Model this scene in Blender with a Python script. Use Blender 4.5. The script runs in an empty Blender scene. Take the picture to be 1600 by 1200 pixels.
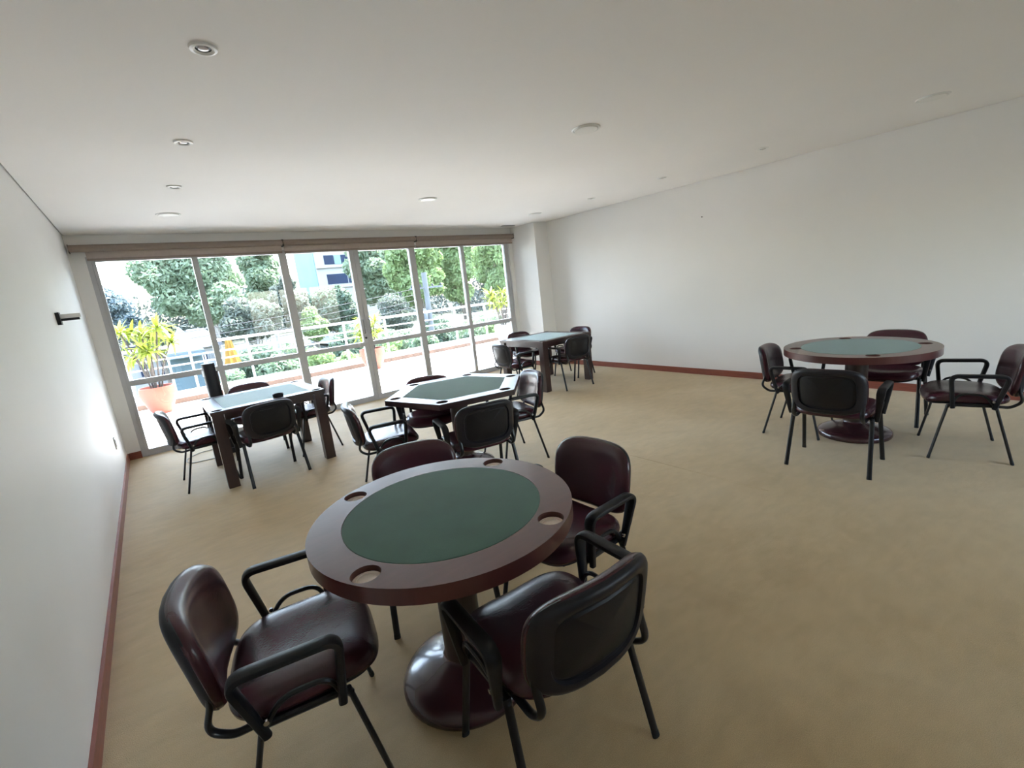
import bpy, bmesh, math, random
import numpy as np
from mathutils import Vector, Matrix
random.seed(7); rng = np.random.default_rng(7)
S = bpy.context.scene
COL = S.collection
PI = math.pi

# ------------------------------------------------------------------ camera
CAMH = 1.55
def cam_axes(yaw, pitch, roll):
    f = np.array([math.sin(yaw)*math.cos(pitch), math.cos(yaw)*math.cos(pitch), -math.sin(pitch)])
    r0 = np.array([math.cos(yaw), -math.sin(yaw), 0.0]); u0 = np.cross(r0, f)
    r = math.cos(roll)*r0 + math.sin(roll)*u0; u = -math.sin(roll)*r0 + math.cos(roll)*u0
    return r, u, f
r_, u_, f_ = cam_axes(.6525, .2064, -.1124)
cam = bpy.data.cameras.new('camera'); cam.sensor_width = 36; cam.lens = 722.48*36/1600
cam.clip_start = .05; cam.clip_end = 500
camo = bpy.data.objects.new('camera', cam); COL.objects.link(camo)
camo.matrix_world = Matrix(((r_[0], u_[0], -f_[0], 0), (r_[1], u_[1], -f_[1], 0), (r_[2], u_[2], -f_[2], CAMH), (0, 0, 0, 1)))
S.camera = camo

# ------------------------------------------------------------------ world, sun, exposure
S.view_settings.view_transform = 'Standard'; S.view_settings.look = 'None'
S.view_settings.gamma = 1.0; S.view_settings.use_curve_mapping = False
S.view_settings.exposure = 3.5
S.cycles.max_bounces = 12; S.cycles.diffuse_bounces = 8; S.cycles.glossy_bounces = 4
S.cycles.transparent_max_bounces = 16; S.cycles.transmission_bounces = 6
S.cycles.sample_clamp_indirect = 8.0; S.cycles.use_denoising = True
w = bpy.data.worlds.new('sky'); S.world = w; w.use_nodes = True
nt = w.node_tree; nt.nodes.clear()
sky = nt.nodes.new('ShaderNodeTexSky'); sky.sky_type = 'NISHITA'; sky.sun_disc = False
sky.sun_elevation = math.radians(62); sky.sun_rotation = math.radians(60); sky.air_density = 1.2; sky.dust_density = 2.0
bg = nt.nodes.new('ShaderNodeBackground'); bg.inputs['Strength'].default_value = .26
out = nt.nodes.new('ShaderNodeOutputWorld')
hs_ = nt.nodes.new('ShaderNodeHueSaturation'); hs_.inputs['Saturation'].default_value = .78
nt.links.new(sky.outputs[0], hs_.inputs['Color']); nt.links.new(hs_.outputs[0], bg.inputs[0]); nt.links.new(bg.outputs[0], out.inputs[0])
sl = bpy.data.lights.new('sun', 'SUN'); sl.energy = 2.3; sl.angle = math.radians(.6); sl.color = (1, .96, .88)
so = bpy.data.objects.new('sun', sl); COL.objects.link(so)
so.rotation_euler = Vector((.42, .10, .90)).normalized().to_track_quat('Z', 'Y').to_euler()
pl = bpy.data.lights.new('window_portal', 'AREA'); pl.shape = 'RECTANGLE'; pl.size = 6.2; pl.size_y = 2.4
pl.cycles.is_portal = True
po = bpy.data.objects.new('window_portal', pl); COL.objects.link(po)
po.location = (2.7, 7.30, 1.2); po.rotation_euler = (-PI/2, 0, 0)
pl2 = pl.copy(); pl2.name = 'added_rear_window_portal'; pl2.size = 3.0; pl2.size_y = 1.4
po2 = bpy.data.objects.new('added_rear_window_portal', pl2); COL.objects.link(po2)  # portal for the added window behind the viewer
po2.location = (4.4, -3.38, 1.65); po2.rotation_euler = (PI/2, 0, 0)

# ------------------------------------------------------------------ materials
def mat(name, color, rough=.5, metal=0, spec=.5, noise=None, bump=None, coat=0, coat_r=.1, sheen=0, trans=0, tint=None):
    m = bpy.data.materials.new(name); m.use_nodes = True; n = m.node_tree.nodes; L = m.node_tree.links
    b = n['Principled BSDF']
    b.inputs['Base Color'].default_value = (*color, 1); b.inputs['Roughness'].default_value = rough
    b.inputs['Metallic'].default_value = metal; b.inputs['Specular IOR Level'].default_value = spec
    b.inputs['Coat Weight'].default_value = coat; b.inputs['Coat Roughness'].default_value = coat_r
    b.inputs['Sheen Weight'].default_value = sheen
    tc = n.new('ShaderNodeTexCoord')
    def tex(scale, detail=3, stretch=None):
        t = n.new('ShaderNodeTexNoise'); t.inputs['Scale'].default_value = scale; t.inputs['Detail'].default_value = detail
        if stretch:
            mp = n.new('ShaderNodeMapping'); mp.inputs['Scale'].default_value = stretch
            L.new(tc.outputs['Object'], mp.inputs[0]); L.new(mp.outputs[0], t.inputs['Vector'])
        else: L.new(tc.outputs['Object'], t.inputs['Vector'])
        return t
    if noise:                         # (scale, amount, detail, stretch)
        sc, am = noise[0], noise[1]
        t = tex(sc, noise[2] if len(noise) > 2 else 3, noise[3] if len(noise) > 3 else None)
        r = n.new('ShaderNodeMapRange'); r.inputs['From Min'].default_value = .25; r.inputs['From Max'].default_value = .75
        r.inputs['To Min'].default_value = 1-am; r.inputs['To Max'].default_value = 1+am
        L.new(t.outputs['Fac'], r.inputs[0])
        mx = n.new('ShaderNodeMix'); mx.data_type = 'RGBA'; mx.blend_type = 'MULTIPLY'; mx.inputs[0].default_value = 1
        mx.inputs[6].default_value = (*color, 1); L.new(r.outputs[0], mx.inputs[7]); L.new(mx.outputs[2], b.inputs['Base Color'])
    if bump:
        t = tex(bump[0], 4, bump[2] if len(bump) > 2 else None)
        bp = n.new('ShaderNodeBump'); bp.inputs['Strength'].default_value = bump[1]; bp.inputs['Distance'].default_value = .01
        L.new(t.outputs['Fac'], bp.inputs['Height']); L.new(bp.outputs[0], b.inputs['Normal'])
    if trans:
        ts = n.new('ShaderNodeBsdfTranslucent'); ts.inputs[0].default_value = (*(tint or color), 1)
        ms = n.new('ShaderNodeMixShader'); ms.inputs[0].default_value = trans
        L.new(b.outputs[0], ms.inputs[1]); L.new(ts.outputs[0], ms.inputs[2]); L.new(ms.outputs[0], n['Material Output'].inputs[0])
    return m
M = {}
M['wall'] = mat('wall_paint', (.86, .85, .835), .55, noise=(1.2, .02), bump=(60, .03))
M['ceiling'] = mat('ceiling_paint', (.86, .845, .835), .8, noise=(.8, .02))
M['slab'] = mat('slab_dark', (.10, .10, .10), .9)
M['base'] = mat('baseboard_wood', (.26, .075, .05), .35, noise=(8, .2, 4, (1, 1, 12)))
M['leather'] = mat('burgundy_vinyl', (.055, .013, .022), .27, spec=.6, noise=(5, .15), bump=(160, .06))
M['shell'] = mat('black_plastic', (.013, .012, .018), .42, spec=.4, bump=(250, .05))
M['blacksteel'] = mat('black_painted_steel', (.010, .010, .012), .28, noise=(20, .1))
M['armpad'] = mat('black_armpad', (.010, .010, .013), .45, spec=.35, bump=(200, .05))
M['rubber'] = mat('rubber', (.015, .015, .015), .7, noise=(20, .1))
M['rimwood'] = mat('maroon_lacquered_wood', (.095, .030, .026), .30, spec=.5, noise=(6, .12, 4, (1, 8, 1)), coat=.3, coat_r=.18)
M['darkwood'] = mat('dark_brown_wood', (.048, .023, .020), .34, noise=(5, .2, 4, (8, 8, 1)), coat=.2, coat_r=.25)
M['base_lac'] = mat('lacquered_base', (.050, .016, .020), .24, noise=(6, .1), coat=.5, coat_r=.12)
M['column'] = mat('column_laminate', (.045, .028, .022), .35, noise=(6, .15, 3, (8, 8, 1)))
M['felt'] = mat('green_felt', (.027, .095, .055), .9, spec=.2, noise=(9, .16, 6), bump=(500, .25), sheen=.35)
M['felt_lit'] = mat('light_washed_felt', (.085, .22, .18), .7, spec=.3, noise=(9, .10, 6), bump=(500, .2), sheen=.6)  # green felt with the pale wash of window light painted into its colour
M['steel'] = mat('cup_steel', (.93, .84, .77), .35, metal=.1, noise=(12, .08))
M['alu'] = mat('grey_aluminium', (.50, .50, .515), .42, metal=.1, noise=(5, .05))
M['chrome'] = mat('satin_metal', (.5, .5, .52), .25, metal=1, noise=(8, .03))
M['blind'] = mat('taupe_blind', (.36, .29, .25), .8, noise=(30, .06), bump=(200, .1), trans=.2, tint=(.4, .32, .28))
M['blind_fabric'] = mat('pale_taupe_fabric', (.62, .53, .48), .85, noise=(30, .06), bump=(200, .1), trans=.25, tint=(.5, .42, .37))
M['white_plastic'] = mat('white_plastic', (.82, .82, .81), .4, noise=(5, .02))
M['frost'] = mat('frosted_glass', (.80, .79, .77), .35, noise=(5, .02))
M['lampdark'] = mat('lamp_recess', (.03, .03, .03), .5, noise=(10, .1))
M['lampglass'] = mat('lamp_lens', (.6, .55, .55), .15, noise=(10, .1))
M['grille'] = mat('grille_dark', (.06, .06, .06), .6, noise=(10, .1))
M['orange'] = mat('terracotta_orange', (.27, .055, .028), .55, noise=(5, .1))
M['soil'] = mat('soil', (.05, .03, .02), .95, noise=(20, .4))
M['palmleaf'] = mat('yellow_green_leaf', (.20, .24, .03), .45, noise=(6, .4), trans=.35, tint=(.22, .28, .03))
M['palmstem'] = mat('ringed_cane', (.055, .042, .035), .8, noise=(1, .35, 2, (1, 1, 40)))
M['tile'] = mat('balcony_tile', (.80, .77, .73), .7, noise=(3, .07))
M['grout'] = mat('grout', (.35, .33, .31), .9, noise=(3, .1))
M['curb'] = mat('white_curb', (.66, .65, .62), .7, noise=(3, .06))
M['curbstrip'] = mat('brown_stone_skirting', (.10, .060, .042), .8, noise=(4, .3, 4))
M['rail'] = mat('white_railing_paint', (.72, .72, .72), .4, noise=(5, .03))
M['bark'] = mat('bark', (.14, .12, .10), .9, noise=(6, .3))
M['palebark'] = mat('pale_bark', (.36, .34, .32), .9, noise=(6, .2))
def leafmat(name, c, t):
    return mat(name, c, .6, noise=(1.3, .35, 3), trans=.35, tint=t)
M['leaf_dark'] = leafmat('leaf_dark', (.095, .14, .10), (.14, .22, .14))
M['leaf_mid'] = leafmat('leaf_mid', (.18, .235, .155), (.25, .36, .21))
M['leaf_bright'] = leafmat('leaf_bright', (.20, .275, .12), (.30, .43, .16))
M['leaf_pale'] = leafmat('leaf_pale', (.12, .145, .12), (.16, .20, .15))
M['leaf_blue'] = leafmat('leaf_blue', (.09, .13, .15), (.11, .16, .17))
M['grass'] = mat('grass', (.030, .036, .024), .95, noise=(.3, .4, 5))
M['bwhite'] = mat('render_white', (.26, .26, .26), .8, noise=(.4, .04))
M['bwin'] = mat('far_window_glass', (.018, .028, .055), .8, spec=.1, noise=(.5, .2))
M['bcyan'] = mat('far_cyan_glass_and_shade', (.14, .25, .25), .7, spec=.2, noise=(.5, .1))  # far cyan glass; also paints the skylit shade on the office's left side
M['roofgrey'] = mat('grey_roof', (.035, .04, .048), .8, noise=(2, .15))
M['tent'] = mat('tent_cloth', (.13, .19, .22), .6, noise=(1.5, .08), trans=.2)
M['yellow'] = mat('yellow_cloth', (.30, .16, .02), .7, noise=(3, .08), trans=.2)
M['concrete'] = mat('pole_concrete', (.13, .14, .15), .9, noise=(3, .1))
M['wire'] = mat('wire_grey', (.07, .07, .08), .6, noise=(3, .05))
M['cable'] = mat('cable_grey', (.30, .30, .26), .5, noise=(9, .05))

# carpet: warm beige pile with wear patches and the seam between two widths
def carpet_mat():
    m = bpy.data.materials.new('beige_carpet'); m.use_nodes = True; n = m.node_tree.nodes; L = m.node_tree.links
    b = n['Principled BSDF']; b.inputs['Roughness'].default_value = .62; b.inputs['Specular IOR Level'].default_value = .26
    b.inputs['Sheen Weight'].default_value = .22; b.inputs['Sheen Roughness'].default_value = .45
    tc = n.new('ShaderNodeTexCoord')
    def noise(sc, det, stretch=None, dist=0):
        t = n.new('ShaderNodeTexNoise'); t.inputs['Scale'].default_value = sc; t.inputs['Detail'].default_value = det
        t.inputs['Distortion'].default_value = dist
        mp = n.new('ShaderNodeMapping')
        if stretch: mp.inputs['Scale'].default_value = stretch; mp.inputs['Rotation'].default_value = (0, 0, .5)
        L.new(tc.outputs['Object'], mp.inputs[0]); L.new(mp.outputs[0], t.inputs['Vector']); return t
    def ramp(src, stops):
        r = n.new('ShaderNodeValToRGB')
        while len(r.color_ramp.elements) < len(stops): r.color_ramp.elements.new(.5)
        for e, (p, c) in zip(r.color_ramp.elements, stops): e.position = p; e.color = (*c, 1)
        L.new(src.outputs['Fac'], r.inputs[0]); return r
    def mul(a, bb, f=1):
        x = n.new('ShaderNodeMix'); x.data_type = 'RGBA'; x.blend_type = 'MULTIPLY'; x.inputs[0].default_value = f
        L.new(a, x.inputs[6]); L.new(bb, x.inputs[7]); return x.outputs[2]
    c1 = ramp(noise(.9, 5, dist=.6), [(.3, (.55, .40, .205)), (.52, (.59, .44, .24)), (.7, (.63, .485, .285))])
    c2 = ramp(noise(7, 6, (1, 2.2, 1), .3), [(.3, (.94, .94, .94)), (.65, (1.04, 1.04, 1.04))])
    c3 = ramp(noise(420, 3), [(.3, (.78, .77, .75)), (.7, (1.15, 1.15, 1.15))])
    # a few pale spots and dark dots of wear
    c4 = ramp(noise(2.3, 2, dist=1.2), [(.30, (.93, .92, .90)), (.5, (1, 1, 1)), (.74, (1, 1, 1)), (.80, (1.08, 1.08, 1.08))])
    c = mul(mul(mul(c1.outputs[0], c2.outputs[0]), c3.outputs[0]), c4.outputs[0])
    L.new(c, b.inputs['Base Color'])
    bt = noise(300, 4); bt2 = noise(14, 5, (1, 2.2, 1))
    add = n.new('ShaderNodeMath'); add.operation = 'ADD'; L.new(bt.outputs['Fac'], add.inputs[0]); L.new(bt2.outputs['Fac'], add.inputs[1])
    bp = n.new('ShaderNodeBump'); bp.inputs['Strength'].default_value = .35; bp.inputs['Distance'].default_value = .012
    L.new(add.outputs[0], bp.inputs['Height']); L.new(bp.outputs[0], b.inputs['Normal'])
    return m
M['carpet'] = carpet_mat()

def glass_mat(name, tint=(.97, .985, .98), ior=1.5, boost=1.0):
    m = bpy.data.materials.new(name); m.use_nodes = True; n = m.node_tree.nodes; L = m.node_tree.links; n.clear()
    t = n.new('ShaderNodeBsdfTransparent'); t.inputs[0].default_value = (*tint, 1)
    g = n.new('ShaderNodeBsdfGlossy'); g.inputs['Roughness'].default_value = .02
    f = n.new('ShaderNodeFresnel'); f.inputs[0].default_value = ior
    mx = n.new('ShaderNodeMixShader'); o = n.new('ShaderNodeOutputMaterial')
    L.new(f.outputs[0], mx.inputs[0]); L.new(t.outputs[0], mx.inputs[1]); L.new(g.outputs[0], mx.inputs[2]); L.new(mx.outputs[0], o.inputs[0])
    return m
M['glass'] = glass_mat('window_glass')

# ------------------------------------------------------------------ helpers
def newbm(): return bmesh.new()
def obj(name, bm, m, parent=None, smooth=False, bevel=0, bseg=2, sangle=40):
    bmesh.ops.remove_doubles(bm, verts=bm.verts, dist=1e-6) if False else None
    if bevel:
        es = [e for e in bm.edges if len(e.link_faces) == 2 and e.calc_face_angle(0) > math.radians(50)]
        bmesh.ops.bevel(bm, geom=es, offset=bevel, segments=bseg, affect='EDGES', profile=.5, clamp_overlap=True)
    bmesh.ops.recalc_face_normals(bm, faces=bm.faces)
    me = bpy.data.meshes.new(name); bm.to_mesh(me); bm.free()
    if m: me.materials.append(m)
    if smooth or bevel:
        me.shade_smooth()
        me.set_sharp_from_angle(angle=math.radians(sangle))
    o = bpy.data.objects.new(name, me); COL.objects.link(o)
    if parent: o.parent = parent
    return o
def tag(o, label=None, cat=None, group=None, kind=None):
    if label: o['label'] = label
    if cat: o['category'] = cat
    if group: o['group'] = group
    if kind: o['kind'] = kind
    return o
def thing(name, label, cat, loc=(0, 0, 0), rz=0, group=None):
    o = bpy.data.objects.new(name, None); COL.objects.link(o); o.location = loc; o.rotation_euler = (0, 0, rz)
    o.empty_display_size = .1
    return tag(o, label, cat, group)
def struct(name, bm, m, parent=None, label=None, cat=None, **k):
    o = obj(name, bm, m, parent, **k)
    if not parent: o['kind'] = 'structure'
    if label: o['label'] = label
    if cat and not parent: o['category'] = cat
    return o
def sempty(name, label, cat, loc=(0, 0, 0)):
    o = thing(name, label, cat, loc); o['kind'] = 'structure'; return o
def box(bm, x0, x1, y0, y1, z0, z1, mtx=None):
    vs = [bm.verts.new((x, y, z)) for z in (z0, z1) for y in (y0, y1) for x in (x0, x1)]
    if mtx is not None:
        for v in vs: v.co = mtx @ v.co
    for f in ((0, 2, 3, 1), (4, 5, 7, 6), (0, 1, 5, 4), (2, 6, 7, 3), (0, 4, 6, 2), (1, 3, 7, 5)):
        bm.faces.new([vs[i] for i in f])
    return bm
def B(*a, **k): return box(newbm(), *a, **k)
def fillet(pts, rad, seg=6):
    pts = [Vector(p) for p in pts]; out = [pts[0]]
    for i in range(1, len(pts)-1):
        r = rad[i-1] if isinstance(rad, (list, tuple)) else rad
        a, b, c = pts[i-1], pts[i], pts[i+1]
        da, dc = (a-b), (c-b); ra = min(r, da.length*.49, dc.length*.49)
        p0, p1 = b+da.normalized()*ra, b+dc.normalized()*ra
        for k in range(seg+1):
            t = k/seg; out.append(p0*(1-t)**2+b*2*t*(1-t)+p1*t*t)
    out.append(pts[-1]); return out
def tube(bm, pts, rx, ry=None, seg=10, up=(0, 0, 1), power=2.0):
    """sweep an ellipse (rx sideways, ry along the carried 'up') along pts"""
    ry = ry or rx; pts = [Vector(p) for p in pts]; up = Vector(up); rings = []
    N = None
    for i, p in enumerate(pts):
        t = ((pts[min(i+1, len(pts)-1)]-p).normalized() + (p-pts[max(i-1, 0)]).normalized()).normalized()
        if N is None:
            N = up - t*up.dot(t)
            if N.length < 1e-3: N = Vector((0, 1, 0)) - t*t.y
        else: N = N - t*N.dot(t)
        N.normalize(); Bn = t.cross(N); ring = []
        for k in range(seg):
            a = 2*PI*k/seg; ca, sa = math.cos(a), math.sin(a)
            ca = math.copysign(abs(ca)**(2/power), ca); sa = math.copysign(abs(sa)**(2/power), sa)
            ring.append(bm.verts.new(p + Bn*(rx*ca) + N*(ry*sa)))
        rings.append(ring)
    for a, b in zip(rings, rings[1:]):
        for k in range(seg): bm.faces.new((a[k], a[(k+1) % seg], b[(k+1) % seg], b[k]))
    bm.faces.new(rings[0][::-1]); bm.faces.new(rings[-1]); return bm
def lathe(bm, prof, seg=40, c=(0, 0, 0), close=True):
    rings = []
    for r, z in prof:
        if r < 1e-6: rings.append([bm.verts.new((c[0], c[1], c[2]+z))])
        else: rings.append([bm.verts.new((c[0]+r*math.cos(2*PI*k/seg), c[1]+r*math.sin(2*PI*k/seg), c[2]+z)) for k in range(seg)])
    for a, b in zip(rings, rings[1:]):
        for k in range(seg):
            k2 = (k+1) % seg
            if len(a) == 1 and len(b) == 1: continue
            if len(a) == 1: bm.faces.new((a[0], b[k2], b[k]))
            elif len(b) == 1: bm.faces.new((a[k], a[k2], b[0]))
            else: bm.faces.new((a[k], a[k2], b[k2], b[k]))
    return bm
def prism(bm, poly, z0, z1):
    a = [bm.verts.new((x, y, z0)) for x, y in poly]; b = [bm.verts.new((x, y, z1)) for x, y in poly]
    n = len(poly); bm.faces.new(a[::-1]); bm.faces.new(b)
    for i in range(n): bm.faces.new((a[i], a[(i+1) % n], b[(i+1) % n], b[i]))
    return bm
def pillow(bm, outline, rho_h, pos, seg=56):
    """outline(theta)->(a,b) ; rho_h = [(rho, front, back)...] last rho=1 ; pos(a,b,h)->xyz"""
    F, K = [], []
    for rho, hf, hb in rho_h:
        if rho < 1e-6:
            F.append([bm.verts.new(pos(0, 0, hf, rho))]); K.append([bm.verts.new(pos(0, 0, -hb, rho))]); continue
        rf, rk = [], []
        for k in range(seg):
            a, b = outline(2*PI*k/seg)
            rf.append(bm.verts.new(pos(a*rho, b*rho, hf, rho))); rk.append(bm.verts.new(pos(a*rho, b*rho, -hb, rho)))
        F.append(rf); K.append(rk)
    for G, fl in ((F, 0), (K, 1)):
        for a, b in zip(G, G[1:]):
            for k in range(seg):
                k2 = (k+1) % seg
                q = (a[0], b[k], b[k2]) if len(a) == 1 else (a[k], b[k], b[k2], a[k2])
                bm.faces.new(q[::-1] if fl else q)
    a, b = F[-1], K[-1]
    for k in range(seg): bm.faces.new((a[k], b[k], b[(k+1) % seg], a[(k+1) % seg]))
    return bm
def superell(ha, hb, n):
    def f(t):
        c, s = math.cos(t), math.sin(t)
        return ha*math.copysign(abs(c)**(2/n), c), hb*math.copysign(abs(s)**(2/n), s)
    return f
def boolean_cut(bm, cutters):
    me = bpy.data.meshes.new('t'); bm.to_mesh(me); bm.free(); o = bpy.data.objects.new('t', me); COL.objects.link(o)
    cs = []
    for cb in cutters:
        cm = bpy.data.meshes.new('c'); bmesh.ops.recalc_face_normals(cb, faces=cb.faces); cb.to_mesh(cm); cb.free()
        co = bpy.data.objects.new('c', cm); COL.objects.link(co); cs.append(co)
        md = o.modifiers.new('b', 'BOOLEAN'); md.operation = 'DIFFERENCE'; md.object = co; md.solver = 'EXACT'
    dg = bpy.context.evaluated_depsgraph_get(); dg.update()
    nm = bpy.data.meshes.new_from_object(o.evaluated_get(dg))
    r = newbm(); r.from_mesh(nm)
    bpy.data.objects.remove(o); [bpy.data.objects.remove(c) for c in cs]
    bpy.data.meshes.remove(nm); bpy.data.meshes.remove(me)
    for m in [m for m in bpy.data.meshes if m.users == 0]: bpy.data.meshes.remove(m)
    return r
def children(o): return [c for c in bpy.data.objects if c.parent == o]
def copy_tree(o, kids, parent=None):
    c = o.copy(); COL.objects.link(c)
    if parent: c.parent = parent
    for k in kids.get(o.name, []): copy_tree(k, kids, c)
    return c
def kidmap():
    d = {}
    for o in bpy.data.objects:
        if o.parent: d.setdefault(o.parent.name, []).append(o)
    return d

# ------------------------------------------------------------------ room
XL, XR, YW, ZC, YB = -.473, 6.197, 7.196, 2.64, -3.2
T = .16
struct('floor', B(XL-.2, 3.078, YB-.2, YW-.0, -.10, 0), M['carpet'], label='worn beige carpet, the width on the window side of its seam', cat='floor')
struct('floor', B(3.078, 3.081, YB-.2, 1.30, -.10, 0), M['carpet'], label='carpet edge where the seam is worn shut', cat='floor')
struct('floor', B(3.078, 3.081, 2.60, YW, -.10, 0), M['carpet'], label='carpet edge where the seam is hidden by pile', cat='floor')
struct('floor', B(3.081, XR+.2, YB-.2, YW-.0, -.10, .0), M['carpet'], label='worn beige carpet, the width along the long right wall', cat='floor')
struct('floor', B(3.078, 3.081, 1.30, 2.60, -.1, -.005), M['slab'], label='thin dark seam line where two carpet widths meet', cat='floor')
struct('ceiling', B(XL+.010, XR-.012, YB, YW-.004, ZC, ZC+.03), M['ceiling'], label='flat white plaster ceiling', cat='ceiling')
struct('ceiling', B(XL-.3, XR+.3, YB-.3, YW+.5, ZC+.03, ZC+.25), M['slab'], label='slab above the plaster ceiling, seen as a dark gap at the wall', cat='ceiling')
struct('wall_left', B(XL-T, XL, YB-T, YW+T, -.1, ZC+.03), M['wall'], label='white painted wall on the left', cat='wall')
struct('wall_right', B(XR, XR+T, YB-T, YW+T, -.1, ZC+.03), M['wall'], label='long white painted wall on the right', cat='wall')
# wall behind the viewer, with an added wide opening that lets in fill daylight
WX0, WX1, WZ0, WZ1 = 2.9, 5.9, .95, 2.35
bw = B(XL, WX0, YB-T, YB, -.1, ZC+.03); box(bw, WX1, XR, YB-T, YB, -.1, ZC+.03); box(bw, WX0, WX1, YB-T, YB, -.1, WZ0); box(bw, WX0, WX1, YB-T, YB, WZ1, ZC+.03)
struct('wall_back', bw, M['wall'], label='white wall behind the viewer, with an added window for fill light', cat='wall')
e = sempty('added_rear_window', 'added unseen wide window behind the viewer that brightens the room', 'window', (0, YB-.08, 0))
for k in range(3):
    xa = WX0+k*1.0
    obj('glass_pane', B(xa+.03, xa+.97, -.003, .003, WZ0+.03, WZ1-.03), M['glass'], e)
    obj('frame', B(xa, xa+.03, -.03, .03, WZ0, WZ1), M['alu'], e); obj('frame', B(xa+.97, xa+1.0, -.03, .03, WZ0, WZ1), M['alu'], e)
    obj('frame', B(xa+.03, xa+.97, -.03, .03, WZ0, WZ0+.03), M['alu'], e); obj('frame', B(xa+.03, xa+.97, -.03, .03, WZ1-.03, WZ1), M['alu'], e)
# window wall: header, stubs
struct('wall_front', B(XL, 5.87, YW, YW+T, 2.40, ZC+.03), M['wall'], label='white header above the blinds', cat='wall')
struct('wall_front', B(XL, -.335, YW, YW+T, -.1, 2.40), M['wall'], label='narrow white wall strip left of the glazing', cat='wall')
struct('wall_front', B(5.87, XR, YW-.68, YW+T, -.1, ZC+.03), M['wall'], label='white square column in the corner right of the glazing', cat='wall')
struct('baseboard_left', B(XL, XL+.015, YB, YW-.015, 0, .085), M['base'], label='red-brown wooden baseboard along the left wall', cat='baseboard', bevel=.003)
struct('baseboard_right', B(XR-.015, XR, YB, YW-.695, 0, .085), M['base'], label='red-brown wooden baseboard along the right wall', cat='baseboard', bevel=.003)
struct('baseboard_front', B(XL+.015, -.335, YW-.015, YW, 0, .085), M['base'], label='short red-brown baseboard piece beside the glazing', cat='baseboard', bevel=.003)
struct('baseboard_column', B(5.87, XR-.015, YW-.695, YW-.68, 0, .085), M['base'], label='red-brown baseboard piece on the face of the corner column', cat='baseboard', bevel=.003)
struct('baseboard_column', B(5.855, 5.87, YW-.695, YW, 0, .085), M['base'], label='red-brown baseboard piece on the side of the corner column', cat='baseboard', bevel=.003)

# glazing: six panels, 3 and 4 are the two door leaves
MX = [-.29, .70, 1.72, 2.757, 3.76, 4.735, 5.72]
RZ = .915; TOP = 2.40; y0, y1 = YW+.02, YW+.09
def panel(name, label, xa, xb, hd=None):
    cat = 'door' if name.startswith('door') else 'window'
    e = sempty(name, label, cat, ((xa+xb)/2, YW+.05, 0)); h = (xb-xa)/2
    yy0, yy1 = y0-YW-.05, y1-YW-.05
    def p(nm, *a, m='alu', bev=.004): return obj(nm, B(*a), M[m], e, bevel=bev)
    s = .032 if cat == 'window' else .07
    p('frame_stile', -h, -h+s, yy0, yy1, .0, TOP); p('frame_stile', h-s, h, yy0, yy1, .0, TOP)
    p('top_rail', -h+s, h-s, yy0, yy1, TOP-.05, TOP); p('bottom_rail', -h+s, h-s, yy0, yy1, .0, .075)
    p('middle_rail', -h+s, h-s, yy0, yy1, RZ-.033, RZ+.033)
    p('glass_pane', -h+s, h-s, -.003, .003, RZ+.033, TOP-.05, m='glass', bev=0)
    p('glass_pane', -h+s, h-s, -.003, .003, .075, RZ-.033, m='glass', bev=0)
    if hd:
        x = h-.045 if hd > 0 else -h+.045
        hn = tube(newbm(), fillet([(x, yy0, 1.30), (x, yy0-.05, 1.30), (x, yy0-.05, 1.08), (x, yy0, 1.08)], .02), .009, seg=8)
        obj('door_handle', hn, M['chrome'], e, smooth=True)
        if hd > 0: obj('lock_cylinder', lathe(newbm(), [(0, -.012), (.017, -.012), (.017, 0)], 16).copy() if False else tube(newbm(), [(x+.01, yy0+.002, 1.013), (x+.01, yy0-.014, 1.013)], .017, seg=14), M['shell'], e, smooth=True)
    return e
panel('window_1', 'first fixed glazed panel from the left, orange planter behind it', MX[0], MX[1])
panel('window_2', 'second fixed glazed panel, yellow parasol seen through it', MX[1], MX[2])
panel('door_1', 'left leaf of the glazed double door, with lock', MX[2], MX[3]-.002, 1)
panel('door_2', 'right leaf of the glazed double door', MX[3]+.002, MX[4], -1)
panel('window_3', 'fixed glazed panel just right of the double door', MX[4], MX[5])
panel('window_4', 'rightmost fixed glazed panel beside the corner column', MX[5], MX[6])
struct('trim_1', B(-.335, -.29, YW+.0, YW+.11, 0, TOP), M['alu'], label='grey aluminium jamb at the left end of the glazing', cat='trim', bevel=.004)
struct('trim_2', B(5.72, 5.775, YW+.015, YW+.11, 0, TOP), M['alu'], label='grey aluminium jamb at the right end of the glazing', cat='trim', bevel=.004)
struct('trim_3', B(5.785, 5.87, YW-.01, YW+.11, 0, TOP), M['wall'], label='white reveal strip between the jamb and the column', cat='trim', bevel=.003)
struct('trim_4', B(-.29, 5.72, YW-.012, YW+.13, -.02, .002), M['alu'], label='grey metal threshold under the glazing', cat='trim', bevel=.001)

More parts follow.
